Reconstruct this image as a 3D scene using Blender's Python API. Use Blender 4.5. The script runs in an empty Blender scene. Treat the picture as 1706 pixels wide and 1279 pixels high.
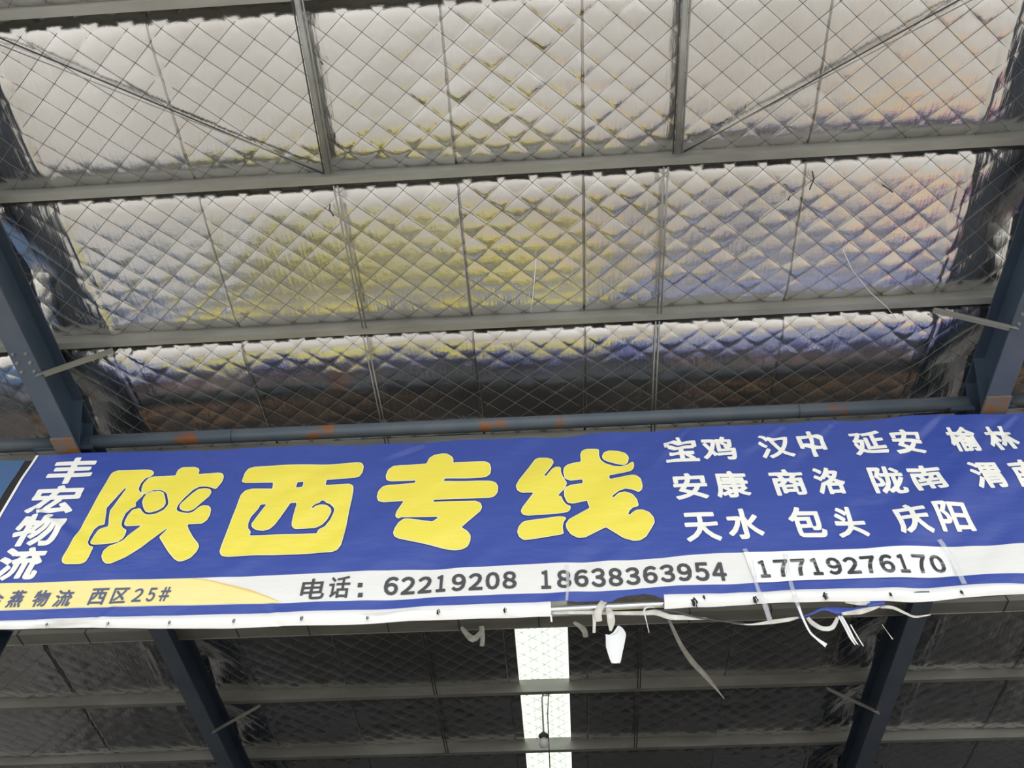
import bpy, bmesh, math, random
import numpy as np
from mathutils import Vector, Matrix
rng = random.Random(7)
C = bpy.context.scene.collection
SC = bpy.context.scene

# ---------------------------------------------------------------- camera frame
F, CX, CY = 1281.0, 853.0, 639.5
PITCH = math.radians(48.5)
CAMZ = 1.6
def V3(*a): return np.array(a, float)
def nrm(a): return a / np.linalg.norm(a)
ex = nrm(V3(1, -0.0464, -0.0388))                     # purlin direction, in camera coordinates (right, down, forward)
up = V3(0, -math.cos(PITCH), math.sin(PITCH)); up = nrm(up - ex * ex.dot(up))
fw = np.cross(ex, -up); fw = nrm(fw if fw[2] > 0 else -fw)
def c2w(v): return V3(ex.dot(v), fw.dot(v), up.dot(v))  # camera vector -> world vector
CAM = V3(0, 0, CAMZ)
def ray(px, py): return c2w(V3((px - CX) / F, (py - CY) / F, 1.0))

cam_d = bpy.data.cameras.new('camera'); cam = bpy.data.objects.new('camera', cam_d); C.objects.link(cam)
xa, ya, za = c2w(V3(1, 0, 0)), c2w(V3(0, -1, 0)), c2w(V3(0, 0, -1))
cam.matrix_world = Matrix(((xa[0], ya[0], za[0], 0), (xa[1], ya[1], za[1], 0), (xa[2], ya[2], za[2], CAMZ), (0, 0, 0, 1)))
cam_d.sensor_width = 36.0; cam_d.lens = 36.0 * F / 1706.0; cam_d.clip_start = 0.05; cam_d.clip_end = 500
SC.camera = cam

# ---------------------------------------------------------------- light
w = bpy.data.worlds.new('sky'); SC.world = w; w.use_nodes = True
bg = w.node_tree.nodes['Background']; bg.inputs[0].default_value = (0.88, 0.93, 1.0, 1); bg.inputs[1].default_value = 1.5
sd = bpy.data.lights.new('sun', 'SUN'); sun = bpy.data.objects.new('sun', sd); C.objects.link(sun)
sd.energy = 1.85; sd.angle = math.radians(1.0); sd.color = (1.0, 0.95, 0.86)
SUN_EL, SUN_AZ = math.radians(50.5), math.radians(6)
sdir = Vector((math.sin(SUN_AZ) * math.cos(SUN_EL), math.cos(SUN_AZ) * math.cos(SUN_EL), -math.sin(SUN_EL)))
sun.rotation_euler = sdir.to_track_quat('-Z', 'Y').to_euler(); sun.location = (0, -20, 25)
SC.view_settings.view_transform = 'Standard'; SC.view_settings.look = 'None'
SC.view_settings.exposure = 0.75; SC.view_settings.gamma = 1.0; SC.view_settings.use_curve_mapping = False

# ---------------------------------------------------------------- helpers
def tag(o, label=None, cat=None, group=None, kind=None):
    if label: o['label'] = label
    if cat: o['category'] = cat
    if group: o['group'] = group
    if kind: o['kind'] = kind
    return o
def empty(name, loc, label, cat, group=None):
    o = bpy.data.objects.new(name, None); C.objects.link(o); o.location = loc; o.empty_display_size = 0.1
    return tag(o, label, cat, group)
def link(name, me, mat, parent=None, smooth=False):
    o = bpy.data.objects.new(name, me); C.objects.link(o)
    if mat: me.materials.append(mat)
    if smooth:
        me.polygons.foreach_set('use_smooth', [True] * len(me.polygons))
    if parent is not None:
        o.parent = parent; o.matrix_parent_inverse = Matrix.Translation(-Vector(parent.location))
    return o
def mesh(name, verts, faces, mat, parent=None, smooth=False):
    me = bpy.data.meshes.new(name); me.from_pydata([tuple(map(float, v)) for v in verts], [], faces); me.update()
    return link(name, me, mat, parent, smooth)
class MB:
    """collects shapes that become one mesh"""
    def __init__(s): s.v, s.f = [], []
    def add(s, vs, fs):
        n = len(s.v); s.v += [tuple(map(float, v)) for v in vs]; s.f += [tuple(i + n for i in f) for f in fs]
    def hexa(s, c): s.add(c, [(0, 3, 2, 1), (4, 5, 6, 7), (0, 1, 5, 4), (1, 2, 6, 5), (2, 3, 7, 6), (3, 0, 4, 7)])
    def tube(s, pts, r, n=10, cap=True):
        pts = [np.array(p, float) for p in pts]; rs = r if isinstance(r, (list, tuple)) else [r] * len(pts)
        base = len(s.v); ref = None
        for i, p in enumerate(pts):
            t = nrm(pts[min(i + 1, len(pts) - 1)] - pts[max(i - 1, 0)])
            if ref is None: ref = V3(0, 0, 1) if abs(t[2]) < .9 else V3(1, 0, 0)
            a = nrm(np.cross(t, ref)); b = np.cross(a, t); ref = b
            for k in range(n):
                th = 2 * math.pi * k / n; s.v.append(tuple(p + rs[i] * (math.cos(th) * a + math.sin(th) * b)))
        for i in range(len(pts) - 1):
            for k in range(n):
                a0 = base + i * n + k; a1 = base + i * n + (k + 1) % n
                s.f.append((a0, a1, a1 + n, a0 + n))
        if cap:
            s.f.append(tuple(base + k for k in range(n))[::-1]); s.f.append(tuple(base + (len(pts) - 1) * n + k for k in range(n)))
    def build(s, name, mat, parent=None, smooth=False): return mesh(name, s.v, s.f, mat, parent, smooth)

# ---------------------------------------------------------------- materials
def nmat(name, col, rough=.5, metal=0.0, spec=.5):
    m = bpy.data.materials.new(name); m.use_nodes = True
    b = m.node_tree.nodes['Principled BSDF']
    b.inputs['Base Color'].default_value = (*col, 1); b.inputs['Roughness'].default_value = rough
    b.inputs['Metallic'].default_value = metal; b.inputs['Specular IOR Level'].default_value = spec
    return m, m.node_tree, b
def noise_mix(nt, b, c1, c2, scale, lo=.4, hi=.6, stretch=(1, 1, 1), detail=5, sock='Base Color'):
    tc = nt.nodes.new('ShaderNodeTexCoord'); mp = nt.nodes.new('ShaderNodeMapping'); mp.inputs['Scale'].default_value = stretch
    nz = nt.nodes.new('ShaderNodeTexNoise'); nz.inputs['Scale'].default_value = scale; nz.inputs['Detail'].default_value = detail
    rp = nt.nodes.new('ShaderNodeValToRGB'); rp.color_ramp.elements[0].position = lo; rp.color_ramp.elements[1].position = hi
    rp.color_ramp.elements[0].color = (*c1, 1); rp.color_ramp.elements[1].color = (*c2, 1)
    L = nt.links.new; L(tc.outputs['Object'], mp.inputs[0]); L(mp.outputs[0], nz.inputs['Vector']); L(nz.outputs[0], rp.inputs[0])
    if sock: L(rp.outputs[0], b.inputs[sock])
    return rp, nz
def bump(nt, b, scale, strength, stretch=(1, 1, 1), dist=.01, detail=4):
    tc = nt.nodes.new('ShaderNodeTexCoord'); mp = nt.nodes.new('ShaderNodeMapping'); mp.inputs['Scale'].default_value = stretch
    nz = nt.nodes.new('ShaderNodeTexNoise'); nz.inputs['Scale'].default_value = scale; nz.inputs['Detail'].default_value = detail
    bp = nt.nodes.new('ShaderNodeBump'); bp.inputs['Strength'].default_value = strength; bp.inputs['Distance'].default_value = dist
    L = nt.links.new; L(tc.outputs['Object'], mp.inputs[0]); L(mp.outputs[0], nz.inputs['Vector']); L(nz.outputs[0], bp.inputs['Height'])
    old = b.inputs['Normal'].links
    if old: L(old[0].from_socket, bp.inputs['Normal'])
    L(bp.outputs[0], b.inputs['Normal'])
def rusty(name, paint, paint2, rust=(.20, .075, .03), rough=.45, metal=0.0, scale=2.2, lo=.66, hi=.70):
    m, nt, b = nmat(name, paint, rough, metal)
    r1, _ = noise_mix(nt, b, paint, paint2, 3, .35, .7, sock=None)
    r2, _ = noise_mix(nt, b, (0, 0, 0), (1, 1, 1), scale, lo, hi, detail=8, sock=None)
    mx = nt.nodes.new('ShaderNodeMix'); mx.data_type = 'RGBA'
    nt.links.new(r2.outputs[0], mx.inputs[0]); nt.links.new(r1.outputs[0], mx.inputs[6]); mx.inputs[7].default_value = (*rust, 1)
    nt.links.new(mx.outputs[2], b.inputs['Base Color'])
    return m

m_foil, nt, b = nmat('foil', (.78, .77, .75), .30, 1.0)
noise_mix(nt, b, (.61, .595, .57), (.75, .75, .745), .8, .3, .7)
rr, _ = noise_mix(nt, b, (.15,) * 3, (.28,) * 3, 1.7, .3, .7, sock='Roughness')
bump(nt, b, 10, .8, (4, .6, .6), .005, 7); bump(nt, b, 5, .45, (1, 1, 1), .015, 3); bump(nt, b, 60, .25, (.4, 2, 2), .002, 2)
m_wire, _, _ = nmat('wire', (.17, .165, .16), .45, .7)
m_galv, nt, b = nmat('galvanised', (.28, .28, .255), .50, .35)
noise_mix(nt, b, (.23, .23, .205), (.32, .32, .29), 5, .35, .65, (.3, 1, 1)); bump(nt, b, 40, .1)
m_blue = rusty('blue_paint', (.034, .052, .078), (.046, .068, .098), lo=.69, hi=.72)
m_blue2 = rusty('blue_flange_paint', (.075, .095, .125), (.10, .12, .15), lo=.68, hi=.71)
m_pipe = rusty('pipe_paint', (.062, .088, .115), (.10, .115, .125), lo=.63, hi=.66, scale=2.6)
m_rust = rusty('rust_plate', (.15, .15, .14), (.20, .15, .11), rust=(.26, .12, .05), lo=.50, hi=.58, scale=12)
m_chrome, _, _ = nmat('bright_tube', (.62, .66, .66), .18, 1.0)
def vinyl(name, col, rough=.38):
    m, nt, b = nmat(name, col, rough, 0, .4); bump(nt, b, 3, .34, (1.0, 1, 3.0), .03, 5)
    b.inputs['Subsurface Weight'].default_value = 0
    return m
m_vblue = vinyl('vinyl_blue', (.040, .072, .32)); m_vwhite = vinyl('vinyl_white', (.76, .75, .70)); m_vyel = vinyl('vinyl_yellow', (.83, .71, .085))
m_vpale = vinyl('vinyl_pale_yellow', (.86, .74, .30)); m_hem = vinyl('vinyl_hem', (.82, .81, .77)); noise_mix(m_hem.node_tree, m_hem.node_tree.nodes['Principled BSDF'], (.84, .83, .79), (.42, .39, .33), 3.2, .60, .80, (.5, 1, 4), 8)
m_ink, _, _ = nmat('ink_grey', (.055, .055, .058), .6); m_inkb, _, _ = nmat('ink_blue', (.085, .10, .19), .6)
m_letter = vinyl('letter_white', (.86, .85, .77)); m_outline = vinyl('letter_outline', (.83, .82, .55)); m_dkline, _, _ = nmat('letter_shadow_line', (.020, .026, .10), .6)
m_orange = vinyl('print_orange', (.76, .55, .20))
m_paper, nt, b = nmat('paper', (.85, .85, .83), .5)
m_worn, nt, b = nmat('worn_ink', (.04, .04, .045), .6); noise_mix(nt, b, (.03, .03, .035), (.32, .32, .31), 8, .52, .72, (.35, 1, 4))
m_tape, nt, b = nmat('clear_tape', (.85, .86, .88), .2); b.inputs['Alpha'].default_value = .24
m_dark, _, _ = nmat('dark_hole', (.012, .012, .012), .8)
m_rag, nt, b = nmat('torn_cloth', (.62, .60, .53), .7); noise_mix(nt, b, (.45, .43, .37), (.72, .70, .63), 14, .3, .7)
m_ragw, _, _ = nmat('torn_cloth_white', (.80, .80, .77), .6)
m_nb, _, _ = nmat('vinyl_steel_blue', (.045, .11, .24), .5)
m_cable, _, _ = nmat('cable', (.05, .05, .05), .6)
m_thread, _, _ = nmat('thread', (.75, .75, .72), .6)
m_conc, nt, b = nmat('concrete', (.42, .40, .37), .85); noise_mix(nt, b, (.31, .285, .25), (.44, .42, .39), .45, .3, .7)
m_dark_floor, nt, b = nmat('dark_added_floor', (.05, .048, .045), .9); noise_mix(nt, b, (.035, .034, .033), (.065, .06, .055), .8, .3, .7)
m_wall, _, _ = nmat('wall_paint', (.06, .058, .055), .8)
m_sky, nt, b = nmat('frp_panel', (.86, .92, .84), .5)
tr = nt.nodes.new('ShaderNodeBsdfTranslucent'); tr.inputs[0].default_value = (.50, .53, .44, 1)
ms = nt.nodes.new('ShaderNodeMixShader'); ms.inputs[0].default_value = .85; out = nt.nodes['Material Output']
nt.links.new(b.outputs[0], ms.inputs[1]); nt.links.new(tr.outputs[0], ms.inputs[2]); nt.links.new(ms.outputs[0], out.inputs[0])
m_bulb, nt, b = nmat('bulb_glass', (.70, .70, .70), .25)
m_bulbbase, _, _ = nmat('bulb_base', (.35, .34, .33), .4)

# ---------------------------------------------------------------- roof frame
rd = nrm(V3(122, 1870, 1281)); rd = nrm(rd - ex * ex.dot(rd))
EX, RD = c2w(ex), nrm(c2w(rd)); RN = np.cross(EX, RD); RN = RN if RN[2] > 0 else -RN
H0 = 5.2
O = CAM + RN * H0
def P(X, T, d): return O + X * EX + T * RD - d * RN
def roof_hit(px, py, d=0.0):
    r = ray(px, py); t = (H0 - d) / r.dot(RN); q = CAM + r * t - O
    return q.dot(EX), q.dot(RD)
XL = roof_hit(83, 545)[0] - .09; XR = roof_hit(1638, 545)[0] + .09
XC = (XL + XR) / 2; BAY = XR - XL
TP = [roof_hit(853, y)[1] for y in (-22, 290, 545, 748, 910, 1045, 1158, 1255)]
STEP = (TP[7] - TP[0]) / 7
TP = [TP[0] - STEP] + TP + [TP[7] + STEP * k for k in (1, 2, 3)]
T0, T1 = TP[0] - .25, TP[-1] + .2
RAFT = [XL - BAY, XL, XR, XR + BAY]
PUR_H = .16
# skylight strip
SX0, SX1 = roof_hit(862, 1110)[0], roof_hit(948, 1110)[0]
ST0 = TP[5] + .02
print('bay', BAY, 'step', STEP, 'TP', TP, 'roof z', P(0, TP[1], 0), P(0, TP[-1], 0))

# ---------------------------------------------------------------- floor, walls
fl = MB(); fl.hexa([(-30, -30, -.2), (30, -30, -.2), (30, 20, -.2), (-30, 20, -.2), (-30, -30, 0), (30, -30, 0), (30, 20, 0), (-30, 20, 0)])
tag(fl.build('floor', m_conc), 'grey concrete yard and loading floor', 'floor', kind='structure')
dk = MB(); DY = 5.55; dk.hexa([(-14, DY, 0), (14, DY, 0), (14, 20, 0), (-14, 20, 0), (-14, DY, .9), (14, DY, .9), (14, 20, .9), (-14, 20, .9)])  # unseen slab added to keep the inside and its reflections dark
tag(dk.build('floor', m_dark_floor), 'unseen dark raised floor added inside the shed to darken the foil reflections', 'floor', kind='structure')
def wallbox(name, x0, x1, y0, y1, z1):
    q = MB(); q.hexa([(x0, y0, 0), (x1, y0, 0), (x1, y1, 0), (x0, y1, 0), (x0, y0, z1), (x1, y0, z1), (x1, y1, z1), (x0, y1, z1)])
    return tag(q.build(name, m_wall), 'dark inside wall of the shed', 'wall', kind='structure')
YB = P(0, T1, 0)[1]
wallbox('wall_back', -14, 14, YB, YB + .2, P(0, T1, 0)[2] + .3)
wallbox('wall_left', -14.2, -14, 3.0, YB, 7); wallbox('wall_right', 14, 14.2, 3.0, YB, 7)

# ---------------------------------------------------------------- ceiling: quilted foil blanket over the purlins
DW, DH = .23, .19
seams = sorted([roof_hit(273, 165)[0], roof_hit(745, 150)[0], roof_hit(972, 150)[0], roof_hit(1370, 150)[0]])
seams = seams + [s + BAY for s in seams[:2]] + [s - BAY for s in seams[2:]]
X0, X1 = XL - 5.2, XR + 5.2
xs = set(np.round(np.concatenate([np.arange(X0, XL - .7, .03), np.arange(XL - .7, XR + .7, .0125), np.arange(XR + .7, X1, .03)]), 4).tolist())
for s in seams:
    for o in (-.012, -.006, -.002, .002, .006, .012): xs.add(s + o)
for s in (SX0, SX1): xs.add(s)
xs = np.array(sorted(xs)); xs = xs[np.concatenate([[True], np.diff(xs) > .0008])]
ts = set(np.round(np.concatenate([np.arange(T0, TP[4] + .1, .0125), np.arange(TP[4] + .1, T1, .025)]), 4).tolist()); ts.add(ST0)
ts = np.array(sorted(ts))
R2 = np.random.RandomState(3)
tab = R2.rand(4096)
def hsh(i, j, k=0): return tab[(np.asarray(i, int) * 73 + np.asarray(j, int) * 157 + k * 911) % 4096]
def vnoise(x, y, k=0):
    xi, yi = np.floor(x), np.floor(y); fx, fy = x - xi, y - yi
    fx = fx * fx * (3 - 2 * fx); fy = fy * fy * (3 - 2 * fy); xi = xi.astype(int); yi = yi.astype(int)
    a = hsh(xi, yi, k) * (1 - fx) + hsh(xi + 1, yi, k) * fx; c = hsh(xi, yi + 1, k) * (1 - fx) + hsh(xi + 1, yi + 1, k) * fx
    return a * (1 - fy) + c * fy
TPa = np.array(TP)
def foil_d(X, T):
    X = np.asarray(X, float); T = np.asarray(T, float)
    k = np.clip(np.searchsorted(TPa, T) - 1, 0, len(TPa) - 2)
    t = (T - TPa[k]) / (TPa[k + 1] - TPa[k]); t = np.clip(t, -.2, 1.2)
    e = np.clip(1 - np.abs(2 * t - 1), 0, 1)
    strip = np.searchsorted(np.array(sorted(seams)), X)
    sag = .085 + .03 * hsh(strip, k, 5)
    d = -PUR_H - .01 + sag * (1 - (1 - e) ** np.where(t > .5, 5.5, 9.0))
    d = d + np.where(k == 3, (.055 - .12 * np.clip(t, 0, 1)) * (1 - (1 - e) ** 9), 0)   # tilt added to darken this panel, its foil then reflects farther inside
    # quilting
    xw = X + .012 * (vnoise(X * 1.3, T * 1.3, 2) - .5); tw = T + .02 * (vnoise(X * 1.1 + 9, T * 1.1, 3) - .5)
    a = xw / DW + tw / DH; bb = xw / DW - tw / DH
    ca, cb = np.floor(a), np.floor(bb)
    pf = (np.abs(np.sin(np.pi * a)) * np.abs(np.sin(np.pi * bb))) ** .30
    fa, fb = a - ca - .5, bb - cb - .5
    rough = np.clip(vnoise(X * .7, T * 1.1, 4) * 1.6 - .35, .08, 1)
    amp = .0035 + .014 * hsh(ca, cb, 1) * rough + .013 * (1 - e) ** 5 + rough * .016 * ((hsh(ca, cb, 14) - .35) * fa + (hsh(ca, cb, 15) - .65) * fb)
    amp = amp * np.where(T < TPa[4] + .1, 1 - .68 * np.clip((T - TPa[3] - .12) / .3, 0, 1), 1.0)   # this blanket is pulled flat
    d = d + pf * amp
    # broad unevenness, lengthwise crinkles
    d = d + .024 * (vnoise(X * .8, T * .9, 6) - .5) + .006 * (vnoise(X * 5, T * 2.5, 7) - .5)
    cr = np.clip(vnoise(X * 1.7, T * .5, 8) - .55, 0, 1) * 2
    d = d + .006 * cr * (vnoise(X * 28, T * 2.2, 9) - .5)
    # edges against the rafters: lifted flap and a crumpled fold
    for r in RAFT:
        q = np.abs(X - r)
        d = d - .16 * np.clip(1 - q / .42, 0, 1) ** 1.2 * e * .9
        fold = np.exp(-((q - .50) / .07) ** 2)
        d = d + fold * (.012 + .022 * (vnoise(X * 34, T * 4, 10) - .5))
    # seams between blankets
    for i, s in enumerate(seams):
        q = np.abs(X - s)
        d = d - .030 * np.clip(1 - q / .008, 0, 1) + .008 * np.exp(-(q / .05) ** 2) * (vnoise(X * 12, T * 6, 11 + i) - .2)
    return d
GX, GT = np.meshgrid(xs, ts)
D = foil_d(GX, GT)
pts = O[None, None] + GX[..., None] * EX + GT[..., None] * RD - D[..., None] * RN
nx, ntt = len(xs), len(ts)
idx = np.arange(nx * ntt).reshape(ntt, nx)
q = np.stack([idx[:-1, :-1], idx[:-1, 1:], idx[1:, 1:], idx[1:, :-1]], -1).reshape(-1, 4)
cxm = (GX[:-1, :-1] + GX[1:, 1:]).reshape(-1) / 2; ctm = (GT[:-1, :-1] + GT[1:, 1:]).reshape(-1) / 2
q = q[~((cxm > SX0) & (cxm < SX1) & (ctm > ST0))]
me = bpy.data.meshes.new('ceiling')
me.vertices.add(nx * ntt); me.vertices.foreach_set('co', pts.reshape(-1))
me.loops.add(q.size); me.loops.foreach_set('vertex_index', q.reshape(-1).astype(np.int32))
me.polygons.add(len(q)); me.polygons.foreach_set('loop_start', np.arange(0, q.size, 4, dtype=np.int32)); me.polygons.foreach_set('loop_total', np.full(len(q), 4, np.int32))
me.update(calc_edges=True)
ceil = tag(link('ceiling', me, m_foil, None, True), 'roof underside of quilted silver foil insulation', 'ceiling', kind='structure')

def wires(name, par, X0, X1, T0, T1, r, fdd, keep, mat):
    V, Fc = [], []
    def line(Xa, Ta):
        ok = keep(Xa, Ta); dd = fdd(Xa, Ta) + r
        p = O + Xa[:, None] * EX + Ta[:, None] * RD - dd[:, None] * RN
        tdir = np.gradient(Xa)[:, None] * EX + np.gradient(Ta)[:, None] * RD; tdir /= np.linalg.norm(tdir, axis=1)[:, None] + 1e-9
        side = np.cross(tdir, RN)
        n0 = len(V)
        for k in range(len(p)):
            V.extend([tuple(p[k] + r * side[k]), tuple(p[k] - r * RN), tuple(p[k] - r * side[k])])
        for k in range(len(p) - 1):
            if ok[k] and ok[k + 1]:
                a = n0 + 3 * k
                Fc.extend([(a, a + 1, a + 4, a + 3), (a + 1, a + 2, a + 5, a + 4)])
    for sgn in (1, -1):
        c0 = X0 / DW + sgn * (T0 if sgn > 0 else T1) / DH; c1 = X1 / DW + sgn * (T1 if sgn > 0 else T0) / DH
        for n in range(math.ceil(c0), math.floor(c1) + 1):
            # X/DW + sgn*T/DH = n
            lo = max(T0, sgn * DH * (n - (X1 if sgn > 0 else X0) / DW)) if sgn > 0 else max(T0, DH * (X0 / DW - n))
            hi = min(T1, DH * (n - X0 / DW)) if sgn > 0 else min(T1, DH * (X1 / DW - n))
            if hi - lo < .1: continue
            Ta = np.arange(lo, hi, .045); Xa = DW * (n - sgn * Ta / DH)
            if len(Ta) > 2: line(Xa, Ta)
    o = mesh(name, V, Fc, mat, par, False); return tag(o, kind='stuff')
insky = lambda X, T: (X > SX0) & (X < SX1) & (T > ST0)
wires('wire_mesh', ceil, XL - 3.5, XR + 3.5, TP[0], T1, .0017, foil_d, lambda X, T: ~insky(X, T), m_wire)

# skylight: ribbed translucent sheet
sx = np.linspace(SX0 - .06, SX1 + .06, 49); rib = .02 * np.clip(np.sin((sx - SX0) / (SX1 - SX0) * 2 * np.pi * 4) * 2.2, -1, 1)
V, Fc = [], []
for T in (ST0 - .1, T1):
    for x, rb in zip(sx, rib): V.append(P(x, T, -.205 + rb))
for k in range(len(sx) - 1): Fc.append((k, k + 1, k + 1 + len(sx), k + len(sx)))
win = tag(mesh('window_1', V, Fc, m_sky), 'bright translucent ribbed skylight strip in the dark roof', 'skylight', kind='structure')
wires('wire_mesh', win, SX0 - .1, SX1 + .1, ST0, T1, .002, lambda X, T: np.full_like(X, -.16), insky, m_wire)

# ---------------------------------------------------------------- purlins
def purlin(T, label):
    prof = [(0, 0), (0, -PUR_H), (.055, -PUR_H), (.055, -PUR_H + .018), (.052, -PUR_H + .018), (.052, -PUR_H + .003), (.003, -PUR_H + .003),
            (.003, -.003), (.052, -.003), (.052, -.018), (.055, -.018), (.055, 0)]
    n = len(prof); xe = (XL - 5.0, XR + 5.0); V = []
    for x in xe:
        for (t, d) in prof: V.append(P(x, T - .055 + t, d))
    Fc = [(i, (i + 1) % n, n + (i + 1) % n, n + i) for i in range(n)] + [tuple(range(n))[::-1], tuple(range(n, 2 * n))]
    return tag(mesh('roof_purlin', V, Fc, m_galv), label, 'purlin', None)
plab = ['galvanised purlin nearest the open front edge of the roof', 'galvanised purlin crossing the very top left corner of the photo', 'galvanised purlin in full light, carrying the lower ends of the two steel struts',
        'galvanised purlin with two short fly braces, next above the blue pipe', 'galvanised purlin hidden along the top edge of the banner', 'galvanised purlin behind the blue banner',
        None, 'dark purlin crossing the skylight where the bulb cord is tied', 'dark purlin crossing the skylight just behind the hanging bulb', 'dark purlin just past the bottom of the photo',
        'dark purlin second past the bottom of the photo', 'dark purlin along the back wall']
for i, T in enumerate(TP):
    if plab[i] and i not in (9, 10, 11): purlin(T, plab[i])
# the deep beam behind the lower edge of the banner
TB = roof_hit(853, 1046, .10)[1]
bm_ = empty('steel_beam', P(XC, TB, .10), 'dull grey sheet-clad beam running just behind the lower edge of the banner', 'beam')
q_ = MB(); q_.hexa([P(x, t, d) for d in (.10, -.16) for (x, t) in ((XL - 5, TB - .16), (XR + 5, TB - .16), (XR + 5, TB), (XL - 5, TB))])
q_.build('beam_casing', m_galv, bm_)
for k in range(-9, 10):
    s_ = MB(); x = XC + k * .78 + .1 * rng.random(); s_.hexa([P(x + a, t, d) for d in (.104, -.1) for (a, t) in ((0, TB - .164), (.012, TB - .164), (.012, TB + .002), (0, TB + .002))]); s_.build('joint_strip', m_cable, bm_)
l_ = MB(); l_.tube([P(XL - 5, TB + .006, .098), P(XR + 5, TB + .006, .098)], .007, 6); l_.build('bottom_lip', m_galv, bm_)

# ---------------------------------------------------------------- rafters, columns, pipe
RW, RDp = .09, .31
rl = ['blue steel rafter of the next bay beyond the left edge', 'blue steel rafter on the left, running from the left edge behind the banner', 'blue steel rafter on the right, running from the right edge behind the banner', 'blue steel rafter of the next bay beyond the right edge']
TPIPE = roof_hit(853, 705, .20)[1]
for r, lab in zip(RAFT, rl):
    if r in (RAFT[0], RAFT[3]): continue
    e = empty('roof_rafter', P(r, TPIPE, RDp), lab, 'rafter')
    def bx(name, x0, x1, t0, t1, d0, d1, mat):
        q = MB(); q.hexa([P(x, t, d) for d in (d1, d0) for (x, t) in ((x0, t0), (x1, t0), (x1, t1), (x0, t1))]); return q.build(name, mat, e)
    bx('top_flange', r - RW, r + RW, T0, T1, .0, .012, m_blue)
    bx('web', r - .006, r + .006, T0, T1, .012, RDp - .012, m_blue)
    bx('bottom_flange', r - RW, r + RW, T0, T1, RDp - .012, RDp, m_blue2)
    for s in (-1, 1):   # web stiffeners around the column head
        for (ta, tb) in ((-.30, -.02), (-.06, .24)):
            x0, x1 = min(r, r + s * RW), max(r, r + s * RW); g = MB()
            g.hexa([P(x0, TPIPE + tb, RDp - .012), P(x1, TPIPE + tb, RDp - .012), P(x1, TPIPE + tb + .014, RDp - .012), P(x0, TPIPE + tb + .014, RDp - .012), P(x0, TPIPE + ta, .012), P(x1, TPIPE + ta, .012), P(x1, TPIPE + ta + .014, .012), P(x0, TPIPE + ta + .014, .012)]); g.build('stiffener', m_blue, e)
    bx('cap_plate', r - .095, r + .095, TPIPE - .14, TPIPE + .30, RDp, RDp + .016, m_rust)
    for k in range(3):
        for s in (-1, 1):
            q = P(r + s * .05, TP[2] + STEP * .88 + k * .08, RDp); bb_ = MB(); bb_.tube([q, q - RN * .018], .011, 6); bb_.build('bolt', m_galv, e)
# columns
yc = P(0, TPIPE, RDp)[1] + .19
for r, lab in ((XL, 'blue steel column behind the left end of the banner'), (XR, 'blue steel column behind the right end of the banner')):
    e = empty('steel_column', (r, yc, 0), lab, 'column')
    zt = P(r, TPIPE, RDp + .016)[2] - .03
    def vb(name, x0, x1, y0, y1, z0, z1, mat=m_blue):
        q = MB(); q.hexa([(x, y, z) for z in (z0, z1) for (x, y) in ((x0, y0), (x1, y0), (x1, y1), (x0, y1))]); return q.build(name, mat, e)
    vb('flange', r - .1, r + .1, yc - .13, yc - .118, 0, zt); vb('flange', r - .1, r + .1, yc + .118, yc + .13, 0, zt - .03)
    vb('web', r - .005, r + .005, yc - .118, yc + .118, 0, zt - .03)
    vb('base_plate', r - .17, r + .17, yc - .2, yc + .2, 0, .02, m_rust)
    for s in (-1, 1):     # gussets fanning out under the rafter
        g = MB(); a = V3(r + s * .012, yc - .14, zt); 
        pp = [V3(r + s * .02, yc - .135, zt - .02), V3(r + s * .02, yc - .135, zt - .34), V3(r + s * .17, yc - .135, zt - .02)]
        g.add([p for p in pp] + [p + V3(0, .012, 0) for p in pp], [(0, 1, 2), (5, 4, 3), (0, 3, 4, 1), (1, 4, 5, 2), (2, 5, 3, 0)]); g.build('gusset_plate', m_blue, e)
# pipe strut between the column heads, one per bay
def pipe(xa, xb, lab):
    e = empty('pipe_strut', P((xa + xb) / 2, TPIPE, .20), lab, 'pipe')
    q = MB(); q.tube([P(xa + .16, TPIPE, .20), P((xa + xb) / 2, TPIPE, .21), P(xb - .16, TPIPE, .20)], .058, 20); q.build('pipe', m_pipe, e, True)
    for x in (xa + .16, xb - .16):
        s = 1 if x == xa + .16 else -1
        q = MB(); q.hexa([P(x + a, TPIPE + t, d) for d in (.285, .12) for (a, t) in ((-.155, -.01), (.03, -.01), (.03, .01), (-.155, .01))]); q.build('end_plate', m_blue, e)
    for k in (.18, .52, .80):
        q = MB(); c = xa + (xb - xa) * k; q.tube([P(c, TPIPE, .205), P(c + .006, TPIPE, .205)], .0605, 20); q.build('weld_ring', m_blue, e)
pipe(XL, XR, 'blue painted round pipe strut with rust, just above the banner'); pipe(XL - BAY, XL, 'blue pipe strut end at the far left edge'); pipe(XR, XR + BAY, 'blue pipe strut end at the far right edge')
# fly braces (L angles)
def angle(a, b, n1, n2, wd, name, mat, lab, cat, group=None):
    a, b = np.array(a), np.array(b); q = MB(); th = .004
    for (u, v) in ((n1, n2), (n2, n1)):
        q.hexa([a, a + u * wd, a + u * wd + v * th, a + v * th, b, b + u * wd, b + u * wd + v * th, b + v * th])
    return tag(q.build(name, mat), lab, cat, group)
for (i, tt) in ((3, 'at the purlin above the pipe'), (7, 'at the dark purlin below the banner')):
    for r, s, sd_ in ((XL, 1, 'left'), (XR, -1, 'right')):
        angle(P(r + s * .06, TP[i] + .02, RDp - .005), P(r + s * .52, TP[i] - .0, .01), RD, -RN, .05, 'fly_brace', m_galv, 'short grey angle brace %s, from the %s rafter' % (tt, sd_), 'brace')
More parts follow.
